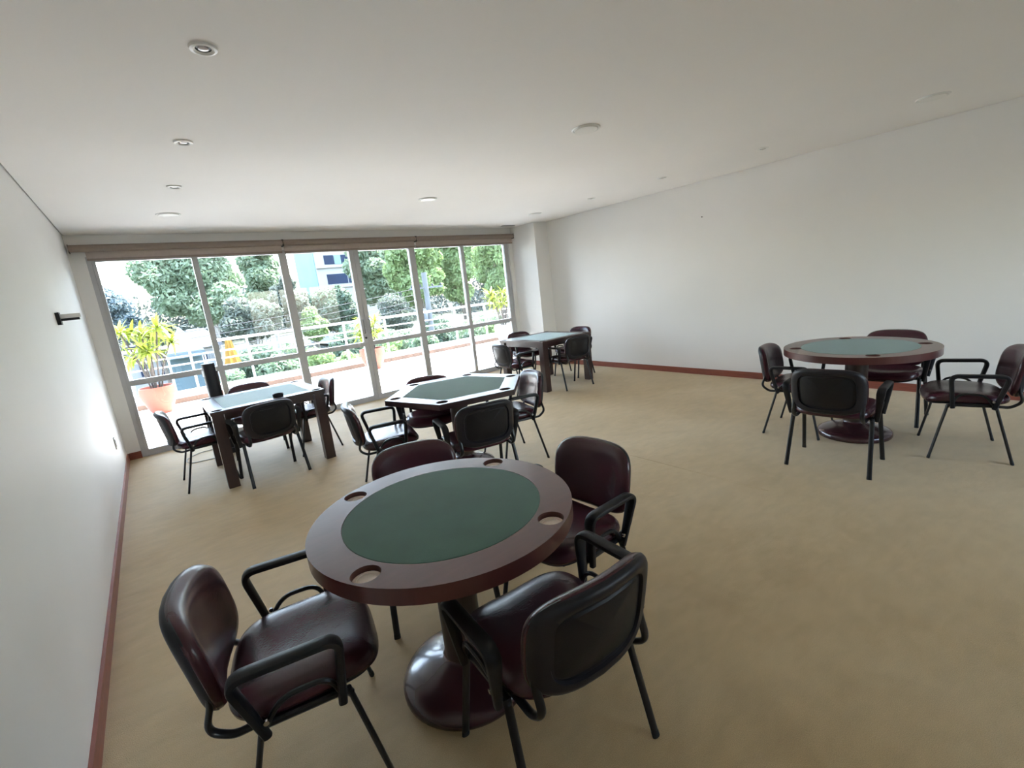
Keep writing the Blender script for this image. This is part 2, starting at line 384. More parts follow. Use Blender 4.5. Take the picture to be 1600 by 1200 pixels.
# ------------------------------------------------------------------ outside: balcony
e = sempty('balcony_floor', 'sunlit pale tiled balcony floor outside the glazing', 'balcony', (0, 0, 0))
obj('floor_slab', B(-5, 13, YW+.13, 11.9, -.30, -.035), M['grout'], e)
ts = .455; tm = None
for i in range(26):
    for j in range(10):
        x = -2.6+i*ts; y = YW+.15+j*ts
        if y+ts > 11.75: continue
        if tm is None:
            tm = obj('tile', B(0, ts-.008, 0, ts-.008, -.035, -.012), M['tile'], e, bevel=.002, bseg=1); tm.location = (x, y, 0)
        else:
            c = tm.copy(); COL.objects.link(c); c.location = (x, y, random.uniform(-.0015, .0015))
struct('balcony_curb', B(-5, 13, 11.45, 11.75, -.03, .20), M['curb'], label='low white curb under the balcony railing', cat='curb', bevel=.012)
struct('balcony_skirting', B(-5, 13, 11.425, 11.45, -.012, .085), M['curbstrip'], label='brown stone skirting at the foot of the white curb', cat='skirting', bevel=.003)
rl = thing('balcony_railing', 'white tubular metal railing with four rails along the balcony edge', 'railing', (0, 11.6, 0))
for z, r in ((1.13, .028), (.90, .015), (.74, .015), (.58, .015)):
    obj('rail', tube(newbm(), [(-5, 0, z), (13, 0, z)], r, seg=8), M['rail'], rl, smooth=True)
for k in range(17):
    x = -4.7+k*1.07
    obj('post', B(x-.02, x+.02, -.025, .025, .20, 1.11), M['rail'], rl, bevel=.003)

# ------------------------------------------------------------------ potted cane palms
def leaf_mesh(L, W, droop):
    bm = newbm(); n = 6; rows = []
    for i in range(n+1):
        t = i/n; wv = W*math.sin(PI*min(1, .12+t*.88))**.8*(1 if t < .98 else .1)
        x = L*t*(1-.15*t*droop); z = L*(.35*t-droop*t*t*.75)
        rows.append((bm.verts.new((x, -wv, z+wv*.25)), bm.verts.new((x, 0, z)), bm.verts.new((x, wv, z+wv*.25))))
    for a, b in zip(rows, rows[1:]):
        bm.faces.new((a[0], a[1], b[1], b[0])); bm.faces.new((a[1], a[2], b[2], b[1]))
    me = bpy.data.meshes.new('leaf'); bm.to_mesh(me); bm.free(); me.materials.append(M['palmleaf']); me.shade_smooth(); return me
leafs = [leaf_mesh(.34, .025, d) for d in (.3, .8, 1.3)] + [leaf_mesh(.26, .022, 1.0)]
def potted(label, x, y, rimr, h, stems, spread, ztop, nleaf, seed, sc=1.0, pm='orange'):
    rd = random.Random(seed)
    e = thing('potted_palm', label, 'potted plant', (x, y, -.012), 0, 'potted palms on the balcony')
    pr = [(0, 0), (rimr*.50, 0), (rimr*.66, h*.12), (rimr*.90, h*.45), (rimr*1.04, h*.75), (rimr*1.02, h*.92), (rimr*1.0, h), (rimr*.92, h), (rimr*.90, h*.88), (0, h*.86)]
    obj('pot', lathe(newbm(), pr, 36), M[pm], e, smooth=True)
    obj('soil', lathe(newbm(), [(0, h*.90), (rimr*.88, h*.885)], 24), M['soil'], e)
    for s in range(stems):
        a = 2*PI*s/stems+rd.uniform(-.3, .3); rr = spread*(.35+.65*rd.random())
        b0 = Vector((math.cos(a)*rimr*.35*rd.random(), math.sin(a)*rimr*.35*rd.random(), h*.85))
        tp = Vector((math.cos(a)*rr, math.sin(a)*rr, ztop*(1-.32*rd.random())))
        mid = (b0+tp)/2+Vector((-math.cos(a), -math.sin(a), 0))*rr*.12
        so_ = obj('stem', tube(newbm(), [b0, (b0+mid)/2*1.0, mid, (mid+tp)/2, tp], .014*sc, seg=7), M['palmstem'], e, smooth=True)
        for k in range(nleaf):
            lf = bpy.data.objects.new('leaf', leafs[rd.randrange(4)]); COL.objects.link(lf); lf.parent = so_
            lf.location = tp+Vector((0, 0, -.10*rd.random()))
            f = k/nleaf; s_ = sc*rd.uniform(.8, 1.15)
            lf.rotation_euler = (rd.uniform(-.2, .2), -(.9-1.25*f)+rd.uniform(-.15, .15), k*2.4+rd.random()*.5); lf.scale = (s_, s_, s_)
potted('yellow-green cane palm in a fat orange pot behind the leftmost glazed panel', -.03, 10.62, .27, .50, 10, .44, 1.56, 30, 1, 1.0)
potted('yellow-green palm in an orange pot behind the double door', 4.13, 10.72, .28, .50, 7, .26, 1.22, 26, 2, 1.0)
potted('yellow palm in a pale pot at the far right end of the balcony', 8.35, 11.0, .28, .50, 8, .34, 1.50, 26, 3, 1.0, 'curb')

# ------------------------------------------------------------------ outside: grounds
GZ = -4.0
def terrain():
    bm = newbm(); N = 24; vs = []
    for j in range(N+1):
        for i in range(N+1):
            x = -120+300*i/N; y = -100+280*j/N
            vs.append(bm.verts.new((x, y, GZ+.4*math.sin(x*.08)+.4*math.cos(y*.07)+max(0, y-55)*.035)))
    for j in range(N):
        for i in range(N):
            a = j*(N+1)+i; bm.faces.new((vs[a], vs[a+1], vs[a+N+2], vs[a+N+1]))
    return bm
struct('ground', terrain(), M['grass'], label='green ground far below the balcony', cat='ground', smooth=True)

def foliage(blobs, n, size, seed):
    """leaf cards scattered through ellipsoid blobs; one mesh"""
    g = np.random.default_rng(seed); blobs = np.array(blobs, float)
    wts = blobs[:, 3]**2; wts /= wts.sum(); idx = g.choice(len(blobs), n, p=wts); b = blobs[idx]
    d = g.normal(size=(n, 3)); d /= np.linalg.norm(d, axis=1)[:, None]
    rr = b[:, 3:4]*(1-.45*g.random((n, 1))**1.6); c = b[:, :3]+d*rr*np.array([1, 1, .85])
    nrm = d+g.normal(size=(n, 3))*.7; nrm[:, 2] += .4; nrm /= np.linalg.norm(nrm, axis=1)[:, None]
    t = np.cross(nrm, g.normal(size=(n, 3))); t /= np.linalg.norm(t, axis=1)[:, None]; bt = np.cross(nrm, t)
    s = size*(.55+.9*g.random((n, 1)))
    v = np.stack([c-t*s, c-bt*s*.42+nrm*s*.1, c+t*s, c+bt*s*.42+nrm*s*.1], 1).reshape(-1, 3)
    return v
def foliage_obj(name, v, m, parent):
    n = len(v)//4; me = bpy.data.meshes.new(name)
    me.vertices.add(len(v)); me.vertices.foreach_set('co', v.astype(np.float32).ravel())
    me.loops.add(4*n); me.loops.foreach_set('vertex_index', np.arange(4*n, dtype=np.int32))
    me.polygons.add(n); me.polygons.foreach_set('loop_start', np.arange(0, 4*n, 4, dtype=np.int32))
    me.polygons.foreach_set('loop_total', np.full(n, 4, np.int32)); me.update(calc_edges=True)
    me.materials.append(m); o = bpy.data.objects.new(name, me); COL.objects.link(o); o['kind'] = 'stuff'
    if parent: o.parent = parent
    return o
def tree(label, x, y, ztop, zbot, rad, m, n, size, seed, bark='bark', name='tree', cat='tree', branches=9, group='trees beyond the balcony'):
    rd = random.Random(seed); e = thing(name, label, cat, (x, y, GZ), 0, group)
    zt, zb = ztop-GZ, zbot-GZ; zc, hh = (zt+zb)/2, (zt-zb)/2
    blobs = [(0, 0, zc, min(rad, hh)*.6)]
    for k in range(14):
        v = Vector((rd.gauss(0, 1), rd.gauss(0, 1), rd.gauss(0, 1))).normalized()*rd.random()**.4*.62
        blobs.append((v.x*rad, v.y*rad, zc+v.z*hh, min(rad, hh)*rd.uniform(.35, .55)))
    for k in range(16):
        a = rd.random()*2*PI; el = rd.uniform(-1, 1); rr = (1-el*el)**.5*rad*.72
        blobs.append((math.cos(a)*rr, math.sin(a)*rr, zc+el*hh*.70, min(rad, hh)*rd.uniform(.26, .44)))
    foliage_obj('crown', foliage(blobs, n, size, seed), M[m], e)
    tk = newbm(); r0 = .05*rad+.06
    tube(tk, [(0, 0, -.6), (.1, 0, zb*.5), (0, .1, zc*.8), (.1, 0, zc+hh*.4)], r0, seg=8)
    obj('trunk', tk, M[bark], e, smooth=True)
    bb = newbm()
    for k in range(branches):
        bl = blobs[1+k % 16]; s0 = Vector((0, 0, zb*.6+(zc-zb*.6)*rd.random())); tp = Vector(bl[:3])*1.0
        md = (s0+tp)/2+Vector((rd.uniform(-.3, .3), rd.uniform(-.3, .3), -.3))
        tube(bb, [s0, md, tp], r0*.30, seg=5)
        for q in range(2):
            t2 = tp+Vector((rd.uniform(-1, 1), rd.uniform(-1, 1), rd.uniform(.2, 1)))*bl[3]*.9
            tube(bb, [md, (md+t2)/2+Vector((.1, 0, .1)), t2], r0*.14, seg=4)
    obj('branches', bb, M[bark], e, smooth=True)
    return e
D = lambda dx, y: dx*y
Z = lambda dz, y: CAMH+dz*y
def T_(label, dx, y, dzt, dzb, dr, m, n, size, seed, **k):
    return tree(label, D(dx, y), y, Z(dzt, y), Z(dzb, y), dr*y, m, n, size, seed, **k)
T_('large spreading green tree filling the top of the two left panels', .100, 43, .20, -.035, .090, 'leaf_mid', 56000, .175, 11, bark='palebark', branches=16)
T_('tall green tree behind the mullion left of the double door', .200, 51, .17, -.03, .048, 'leaf_mid', 28000, .20, 12, bark='palebark')
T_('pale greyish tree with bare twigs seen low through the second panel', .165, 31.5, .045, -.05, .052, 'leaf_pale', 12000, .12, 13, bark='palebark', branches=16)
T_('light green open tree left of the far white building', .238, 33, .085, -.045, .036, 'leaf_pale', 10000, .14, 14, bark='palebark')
T_('round dark green tree in front of the far white building', .318, 38, .045, -.05, .050, 'leaf_dark', 17000, .16, 15)
T_('small bright tree below the far building', .275, 31, .012, -.07, .028, 'leaf_bright', 8000, .12, 16, branches=6)
T_('tall bright green tree right behind the door stile', .425, 43, .20, -.03, .062, 'leaf_mid', 26000, .21, 17)
T_('tall leafy tree behind the utility pole', .525, 34, .21, -.05, .070, 'leaf_bright', 26000, .17, 18)
T_('bright yellow-green tree filling the right panel', .64, 36.5, .22, -.05, .066, 'leaf_bright', 30000, .18, 19)
T_('light green tree farthest right, partly behind the column', .77, 22.5, .22, -.06, .070, 'leaf_bright', 22000, .12, 20)
T_('greyish-green tree low beside the utility pole', .455, 32, .02, -.10, .045, 'leaf_pale', 11000, .11, 21, bark='palebark', branches=14)
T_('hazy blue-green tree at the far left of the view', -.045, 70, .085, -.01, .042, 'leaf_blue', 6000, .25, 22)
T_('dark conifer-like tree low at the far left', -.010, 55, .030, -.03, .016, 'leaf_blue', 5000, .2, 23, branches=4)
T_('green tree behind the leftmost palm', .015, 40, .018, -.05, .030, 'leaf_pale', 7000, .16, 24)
for i, (dx, y, dzt, m, lb) in enumerate([(.05, 20, -.105, 'leaf_pale', 'pale shrub just beyond the curb, left of the second panel'), (.125, 21, -.075, 'leaf_mid', 'grey-green shrub below the rails in the second panel'),
    (.20, 20, -.06, 'leaf_mid', 'green shrub below the rails at the left edge of the door'), (.265, 19, -.055, 'leaf_bright', 'bright green bush below the rails left of the palm at the door'), (.335, 20, -.06, 'leaf_bright', 'bright bush behind the palm at the door'),
    (.43, 20, -.06, 'leaf_bright', 'yellow-green bush below the rails right of the door palm'), (.52, 21, -.065, 'leaf_mid', 'leafy bush at the foot of the utility pole'), (.62, 20, -.07, 'leaf_dark', 'dark bush below the rails in the last panel'), (.72, 20, -.06, 'leaf_bright', 'light bush behind the far right palm')]):
    T_(lb, dx, y-1.3+2.6*(i % 2), dzt, -.27, .044, m, 9000, .085, 40+i, name='shrub', cat='shrub', group='shrubs below the balcony', branches=5)
for i, (dx, y, dzt, m, lb) in enumerate([(.155, 25.5, -.035, 'leaf_dark', 'dark bush mass right of the yellow parasol'), (.235, 25, -.028, 'leaf_mid', 'middle green bush seen through the rails left of the door'), (.33, 26, -.020, 'leaf_dark', 'dark bush seen through the rails behind the door palm'),
    (.44, 25, -.025, 'leaf_mid', 'green bush seen through the rails right of the door'), (.55, 25, -.03, 'leaf_dark', 'dark bush behind the foot of the utility pole'), (.66, 25, -.025, 'leaf_mid', 'green bush seen through the rails in the last panel'), (.78, 25, -.02, 'leaf_mid', 'green bush behind the rails near the right jamb')]):
    T_(lb, dx, y+4.2*(i % 2), dzt, -.24, .060, m, 9500, .11, 60+i, name='shrub', cat='shrub', group='shrubs below the balcony', branches=4)
# distant belt of trees: one countless mass
bl = [(x, 95+rng.uniform(-6, 6), 2.0+.035*40+rng.uniform(-1.5, 1.2), rng.uniform(3.0, 5.0)) for x in np.arange(-30, 120, 3.2)]
bl += [(x, 92+rng.uniform(-6, 6), -1.5, 4.5) for x in np.arange(-30, 120, 4)]
M['leaf_far'] = leafmat('leaf_far', (.045, .065, .06), (.06, .08, .07))
o = foliage_obj('tree_belt', foliage(bl, 42000, .42, 99), M['leaf_far'], None)
tag(o, 'distant hazy belt of trees along the horizon', 'trees')

# far white building with strip windows
bx = thing('office_building', 'white modern building with dark strip windows seen above the trees', 'building', (0, 0, 0))
BY = 60; bx0, bx1 = .300*BY, .47*BY
obj('wall', B(bx0, bx1, BY, BY+9, -3, Z(.16, BY)), M['bwhite'], bx)
def strip(xa, xb, dzt, dzb, m): return obj('window', B(xa, xb, BY-.05, BY+.05, Z(dzb, BY), Z(dzt, BY)), M[m], bx)
strip(.318*BY, .338*BY, .104, .086, 'bwin'); strip(.339*BY, .352*BY, .104, .086, 'bcyan'); strip(.353*BY, .42*BY, .104, .086, 'bwin')
strip(.318*BY, .36*BY, .066, .046, 'bwin'); strip(.362*BY, .43*BY, .066, .046, 'bwin'); strip(.318*BY, .43*BY, .146, .128, 'bwin')
obj('side_shade_sheet', B(bx0-.06, bx0, BY+.3, BY+8.7, -2, Z(.16, BY)-.3), M['bcyan'], bx)  # thin sheet whose cyan colour paints the skylit shade of this wall
for k in range(4): obj('ledge', B(bx0-.1, bx1, BY-.25, BY, Z(.04+.041*k, BY)-.12, Z(.04+.041*k, BY)), M['bwhite'], bx)

# white house with a grey roof, white tent, blue facade, yellow parasol
hs = thing('white_house', 'small white house with grey pitched roof beyond the railing', 'building', (0, 0, 0))
hy = 32; hx0, hx1 = .058*hy, .100*hy
obj('wall', B(hx0, hx1, hy, hy+6, GZ, Z(-.045, hy)), M['bwhite'], hs)
rb = newbm(); za, zb_ = Z(-.045, hy), Z(-.012, hy)
vs = [rb.verts.new(v) for v in ((hx0-.3, hy-.4, za), (hx1+.3, hy-.4, za), (hx1+.3, hy+6.4, za), (hx0-.3, hy+6.4, za), (hx0+.2, hy+3, zb_), (hx1-.2, hy+3, zb_))]
for f in ((0, 1, 5, 4), (2, 3, 4, 5), (1, 2, 5), (3, 0, 4), (3, 2, 1, 0)): rb.faces.new([vs[i] for i in f])
obj('roof', rb, M['roofgrey'], hs)
for (a, b_, c, d) in ((.064, .068, -.055, -.075), (.0735, .0815, -.058, -.068), (.0735, .0815, -.078, -.09), (.090, .098, -.058, -.070)):
    wf = obj('window', B(a*hy, b_*hy, hy-.06, hy, Z(d, hy), Z(c, hy)), M['bwin'], hs)
    obj('window_frame', tube(newbm(), [(a*hy, hy-.08, Z(d, hy)), (a*hy, hy-.08, Z(c, hy)), (b_*hy, hy-.08, Z(c, hy)), (b_*hy, hy-.08, Z(d, hy))], .04, seg=4), M['bwhite'], wf)
tn = thing('white_tent', 'pale blue-white pyramid tent roof right of the leftmost palm', 'tent', (.052*26, 27.5, GZ))
tb = newbm(); zt, ze = Z(-.004, 26)-GZ, Z(-.05, 26)-GZ; hw = .75
ap = tb.verts.new((0, 0, zt)); cs = [tb.verts.new((sx*hw, sy*hw, ze)) for sx, sy in ((-1, -1), (1, -1), (1, 1), (-1, 1))]; md = []
for a, b_ in zip(cs, cs[1:]+cs[:1]): tb.faces.new((ap, a, b_))
obj('roof_cloth', tb, M['tent'], tn)
obj('valance', B(-hw, hw, -hw, hw, ze-.28, ze), M['tent'], tn)
wl = newbm(); box(wl, -hw+.05, hw-.05, hw-.06, hw, .2, ze-.28); obj('back_cloth', wl, M['tent'], tn)
for sx in (-1, 1):
    for sy in (-1, 1): obj('pole', tube(newbm(), [(sx*(hw-.03), sy*(hw-.03), -.6), (sx*(hw-.03), sy*(hw-.03), ze-.2)], .03, seg=6), M['rail'], tn)
bf = thing('low_pavilion', 'low building with blue panels behind the canes of the leftmost palm', 'building', (0, 0, 0))
obj('wall', B(-.03*42, .035*42, 42, 46, GZ, Z(-.035, 42)), M['bwhite'], bf)
for k in range(5): obj('panel', B((.012+.0046*k)*42, (.0155+.0046*k)*42, 41.94, 42, Z(-.085, 42), Z(-.045, 42)), M['bcyan'] if k % 2 else M['bwin'], bf)
obj('window', B(-.018*42, -.008*42, 41.94, 42, Z(-.08, 42), Z(-.06, 42)), M['bwin'], bf)
obj('roof', B(-.032*42, .037*42, 41.5, 46.4, Z(-.035, 42), Z(-.028, 42)), M['roofgrey'], bf)
um = thing('parasol', 'folded yellow parasol seen through the second panel', 'parasol', (.118*24, 24, GZ))
uz0, uz1 = Z(-.086, 24)-GZ, Z(-.038, 24)-GZ
ub = newbm(); seg = 16; rings = []
for r, z in ((.04, uz1+.05), (.13, uz1), (.22, (uz0+uz1)/2), (.36, uz0+.05), (.38, uz0)):
    rings.append([ub.verts.new((math.cos(2*PI*k/seg)*r*(1 if k % 2 else .72), math.sin(2*PI*k/seg)*r*(1 if k % 2 else .72), z)) for k in range(seg)])
for a, b_ in zip(rings, rings[1:]):
    for k in range(seg): ub.faces.new((a[k], a[(k+1) % seg], b_[(k+1) % seg], b_[k]))
ub.faces.new(rings[0]); obj('canopy', ub, M['yellow'], um)
obj('pole', tube(newbm(), [(0, 0, -.5), (0, 0, uz1+.15)], .03, seg=8), M['concrete'], um)

# utility pole and wires
up_ = thing('utility_pole', 'grey concrete utility pole with a crossarm among the trees', 'pole', (.541*22, 22, GZ))
obj('shaft', tube(newbm(), [(0, 0, -.5), (0, 0, Z(.055, 22)-GZ)], .14, seg=10), M['concrete'], up_, smooth=True)
obj('crossarm', B(-.9, 1.0, -.05, .05, Z(.018, 22)-GZ, Z(.018, 22)-GZ+.09), M['concrete'], up_)
for x in (-.8, -.3, .4, .9): obj('insulator', lathe(newbm(), [(0, 0), (.04, 0), (.05, .08), (.03, .12), (0, .16)], 8, (x, 0, Z(.018, 22)-GZ+.09)), M['roofgrey'], up_)
obj('transformer', lathe(newbm(), [(0, 0), (.2, 0), (.22, .1), (.22, .6), (.16, .7), (0, .72)], 12, (-.35, 0, Z(-.06, 22)-GZ)), M['concrete'], up_, smooth=True)
wr = thing('power_lines', 'thin sagging overhead wires crossing behind the railing', 'wires', (.541*22, 22, 0))
for k in range(4):
    z = Z(.018, 22)-.30*k+.1; pts = []
    for i in range(21):
        t = i/20; pts.append((-.2-t*16, -.1+.12*k+t*4, z-t*.9-2.4*t*(1-t)*.5))
    obj('wire', tube(newbm(), pts, .011, seg=4), M['wire'], wr)

# ------------------------------------------------------------------ blinds and ceiling fittings
for i, (xa, xb, lb) in enumerate(((-.45, 1.748, 'taupe roller blind rolled up above the two left panels'), (1.756, 3.79, 'taupe roller blind rolled up above the double door'), (3.798, 5.862, 'taupe roller blind rolled up above the two right panels'))):
    e = thing('roller_blind', lb, 'blind', (0, YW-.07, 0), 0, 'rolled-up window blinds')
    obj('roll', tube(newbm(), [(xa, 0, 2.488), (xb, 0, 2.488)], .036, .040, seg=16), M['blind'], e, smooth=True)
    obj('fabric', B(max(xa, -.33)+.01, xb-.015, .028, .033, 2.375, 2.49), M['blind_fabric'], e)
    obj('hem_bar', B(max(xa, -.33)+.01, xb-.015, .022, .040, 2.355, 2.378), M['blind'], e, bevel=.004)
    for x in (xa, xb-.006): obj('bracket', B(x, x+.006, -.03, .069, 2.44, 2.53), M['grille'], e)
def spot(x, y, label):
    e = thing('recessed_spotlight', label, 'ceiling light', (x, y, ZC), 0, 'small recessed spotlights')
    obj('ring', lathe(newbm(), [(.030, .002), (.030, -.004), (.040, -.010), (.050, -.008), (.053, 0)], 28), M['white_plastic'], e, smooth=True)
    obj('recess', lathe(newbm(), [(.030, -.003), (.0295, -.001), (0, -.001)], 24), M['lampdark'], e)
    obj('lens', lathe(newbm(), [(.019, -.001), (.019, -.006), (.012, -.008), (0, -.008)], 20), M['lampglass'], e, smooth=True)
for x, y, lb in ((.437, 2.39, 'nearest white ring spotlight at the upper left of the ceiling'), (.440, 3.62, 'second white ring spotlight of the left row'), (.443, 4.77, 'third white ring spotlight of the left row, nearest the window'),
                 (5.305, 2.304, 'nearest small spotlight of the row along the right wall'), (5.31, 3.49, 'middle small spotlight of the row along the right wall'), (5.315, 4.636, 'farthest small spotlight of the row along the right wall')):
    spot(x, y, lb)
def dome(x, y, label):
    e = thing('round_ceiling_light', label, 'ceiling light', (x, y, ZC), 0, 'flat round ceiling lights')
    obj('diffuser', lathe(newbm(), [(.090, -.004), (.085, -.012), (.05, -.016), (0, -.017)], 40), M['frost'], e, smooth=True)
    obj('trim_ring', lathe(newbm(), [(.092, 0), (.092, -.006), (.100, -.009), (.106, -.006), (.107, 0)], 40), M['white_plastic'], e, smooth=True)
for x, y, lb in ((.447, 5.95, 'flat round light near the window at the left'), (2.895, 2.53, 'flat round light in the middle of the ceiling, nearest one'), (2.875, 4.96, 'flat round light in the middle of the ceiling near the window'),
                 (5.25, 5.77, 'flat round light near the corner column'), (5.22, .985, 'flat round light at the upper right of the ceiling')):
    dome(x, y, lb)
e = thing('air_grille', 'small dark slotted vent in the ceiling above the right blind end', 'vent', (5.575, 6.88, ZC))
obj('backing', B(-.14, .14, -.04, .04, -.003, .0), M['grille'], e)
for k in range(4): obj('slat', B(-.135, .135, -.034+.02*k, -.026+.02*k, -.008, -.003), M['alu'], e)

# left wall fittings
e = thing('wall_bracket_lamp', 'small black wall plate with a short white and grey arm on the left wall', 'wall fitting', (XL, 4.78, 1.685))
obj('plate', B(0, .022, -.06, .02, -.045, .045), M['shell'], e, bevel=.004)
obj('arm', B(.022, .135, -.035, .01, .0, .03), M['white_plastic'], e, bevel=.006)
obj('arm_cover', B(.022, .125, -.030, .008, -.018, -.001), M['shell'], e, bevel=.004)
e = thing('wall_outlet', 'small pale wall outlet low on the left wall near the glazing', 'outlet', (XL, 6.18, .43))
obj('cover_plate', B(0, .010, -.04, .04, -.06, .06), M['white_plastic'], e, bevel=.003)
obj('socket', B(.010, .014, -.022, .022, -.04, .04), M['alu'], e, bevel=.002)
tag(obj('wall_screw', tube(newbm(), [(XR+.001, 3.48, 2.184), (XR-.012, 3.48, 2.184)], .007, seg=8), M['shell'], None), 'tiny dark screw sticking out of the right wall', 'screw')

# tall black tower device behind the left table and its cable
e = thing('tower_speaker', 'tall slim black upright speaker standing on the carpet behind the left square table', 'speaker', (.492, 6.325, 0), .12)
bm = newbm(); prism(bm, [(math.copysign(abs(math.cos(a))**.6, math.cos(a))*.062, math.copysign(abs(math.sin(a))**.6, math.sin(a))*.075) for a in [2*PI*k/28 for k in range(28)]], .06, 1.075)
obj('cabinet', bm, M['shell'], e, bevel=.028, bseg=5, smooth=True)
obj('foot_plate', B(-.09, .09, -.11, .11, 0, .06), M['shell'], e, bevel=.02, bseg=3)
obj('grip_recess', B(-.068, -.050, -.045, .045, .93, 1.0), M['alu'], e, bevel=.008)
obj('side_reflection_strip', B(.055, .068, -.058, .058, .12, .98), M['leather'], e, bevel=.01)  # reddish reflection on the black side, put into this strip's colour
cb = fillet([(.47, 6.56, .03), (.40, 6.64, .006), (.20, 6.64, .006), (.06, 6.44, .006), (.09, 6.22, .006), (.30, 6.19, .006), (.42, 6.16, .006)], .10, 8)
tag(obj('power_cable', tube(newbm(), cb, .005, seg=6), M['cable'], None, smooth=True), 'thin grey cable looped on the carpet beside the black upright speaker', 'cable')

# ------------------------------------------------------------------ chairs
def arc_y(x, z): return -.238-.165*(z-.45)+.052*(x/.23)**2
def make_chair():
    root = thing('armchair', 'x', 'chair', (0, 0, 0), 0)
    # seat cushion
    def spos(a, b, h, rho):
        y = b+.022; drop = 0 if y < .10 else (y-.10)**2*1.3
        saddle = .006*math.cos(a/.235*PI)*(1 if h > 0 else 0)
        return (a, y, .437+h-drop-saddle+.010*(y/.25))
    so_ = superell(.238, .228, 3.6)
    obj('seat', pillow(newbm(), so_, [(0, .044, .026), (.35, .044, .026), (.6, .042, .026), (.78, .038, .026), (.88, .032, .026), (.95, .022, .024), (.99, .008, .016), (1, 0, .004)], spos), M['leather'], root, smooth=True, sangle=75)
    obj('seat_pan', pillow(newbm(), superell(.222, .212, 3.6), [(0, 0, .012), (.9, 0, .012), (1, 0, .006)], lambda a, b, h, r: (a, b+.018, .411+h-(0 if b+.018 < .10 else (b+.018-.10)**2*1.2))), M['shell'], root, smooth=True)
    # backrest cushion and shell
    zc = .606
    def ol(t, ha=.230, hb=.166, n=3.7):
        a, b = superell(ha, hb, n)(t)
        if b < 0: a *= 1-.06*(b/hb)**2
        return a, b
    def bpos(a, b, h, rho): return (a, arc_y(a, zc+b)+h, zc+b)
    obj('backrest', pillow(newbm(), ol, [(0, .032, -.004), (.4, .034, -.004), (.65, .037, -.004), (.8, .037, -.004), (.9, .032, 0), (.96, .023, .004), (.99, .012, .008), (1, .003, .006)], bpos), M['leather'], root, smooth=True, sangle=75)
    sh = obj('back_shell', pillow(newbm(), lambda t: ol(t, .226, .164, 4.2), [(0, .002, .016), (.70, .002, .016), (.75, .002, .016), (.775, .002, .027), (.88, .002, .029), (.95, .002, .025), (.985, .002, .016), (1, .0, .004)], bpos), M['shell'], root, smooth=True, sangle=60)
    obj('shell_panel', pillow(newbm(), lambda t: superell(.158, .108, 6)(t), [(0, -.015, .0225), (.94, -.015, .0215), (1, -.015, .0165)], lambda a, b, h, r: (a, arc_y(a, zc+b)+h, zc+b)), M['armpad'], sh, smooth=True)
    # steel frame under the seat
    fr = newbm()
    for s in (-1, 1): tube(fr, fillet([(s*.240, .135, .385), (s*.236, .125, .402), (s*.236, -.105, .402), (s*.240, -.115, .385)], .02), .012, .012, seg=8)
    for y in (.09, -.09): tube(fr, [(-.236, y, .397), (.236, y, .397)], .010, seg=8)
    obj('seat_frame', fr, M['blacksteel'], root, smooth=True)
    # legs
    for s in (-1, 1):
        for (yt, yb) in ((.130, .215), (-.110, -.215)):
            top, bot = Vector((s*.238, yt, .405)), Vector((s*.255, yb, .0))
            l = obj('leg', tube(newbm(), [top, top.lerp(bot, .5), top.lerp(bot, .965)], .0145, .0090, seg=10, up=(0, 1, 0)), M['blacksteel'], root, smooth=True)
            obj('foot_cap', tube(newbm(), [top.lerp(bot, .95), bot],   .0152, .0097, seg=10, up=(0, 1, 0)), M['rubber'], l, smooth=True)
    # tubes carrying the backrest
    for s in (-1, 1):
        pts = fillet([(s*.205, -.02, .396), (s*.205, -.185, .388), (s*.205, -.245, .43), (s*.205, arc_y(.205, .52)-.008, .52), (s*.203, arc_y(.205, .68)-.008, .68)], [.02, .05, .03, .03], 6)
        obj('back_support', tube(newbm(), pts, .014, .0095, seg=10, up=(0, 0, 1)), M['blacksteel'], root, smooth=True)
    # armrests: flat pad bent down into two posts, and the small steel hoop at the seat
    for s in (-1, 1):
        pts = fillet([(s*.262, .108, .385), (s*.284, .132, .618), (s*.286, -.158, .618), (s*.262, -.098, .385)], [.045, .05], 7)
        # widen the top: build as sweep with varying width
        bm = newbm(); rings = []; n = len(pts)
        for i, p_ in enumerate(pts):
            t = (pts[min(i+1, n-1)]-pts[max(i-1, 0)]).normalized()
            w_ = .0125+.0125*max(0, min(1, (p_.z-.48)/.10)); h_ = .0155
            side = Vector((1, 0, 0)); side = (side-t*side.dot(t)).normalized(); nn = t.cross(side)
            ring = []
            for k in range(12):
                a = 2*PI*k/12; ca, sa = math.cos(a), math.sin(a)
                ring.append(bm.verts.new(p_+side*(w_*math.copysign(abs(ca)**.75, ca))+nn*(h_*.85*math.copysign(abs(sa)**.75, sa))))
            rings.append(ring)
        for a, b_ in zip(rings, rings[1:]):
            for k in range(12): bm.faces.new((a[k], a[(k+1) % 12], b_[(k+1) % 12], b_[k]))
        bm.faces.new(rings[0][::-1]); bm.faces.new(rings[-1])
        ar = obj('armrest', bm, M['armpad'], root, smooth=True)
        hp = fillet([(s*.250, .112, .400), (s*.262, .085, .488), (s*.262, -.045, .488), (s*.250, -.100, .405)], [.05, .06], 6)
        obj('steel_hoop', tube(newbm(), hp, .0085, seg=8), M['blacksteel'], ar, smooth=True)
        obj('bolt', tube(newbm(), [(s*.272, -.090, .44), (s*.280, -.090, .44)], .008, seg=10), M['chrome'], ar, smooth=True)
    return root
chair0 = make_chair(); used = [False]
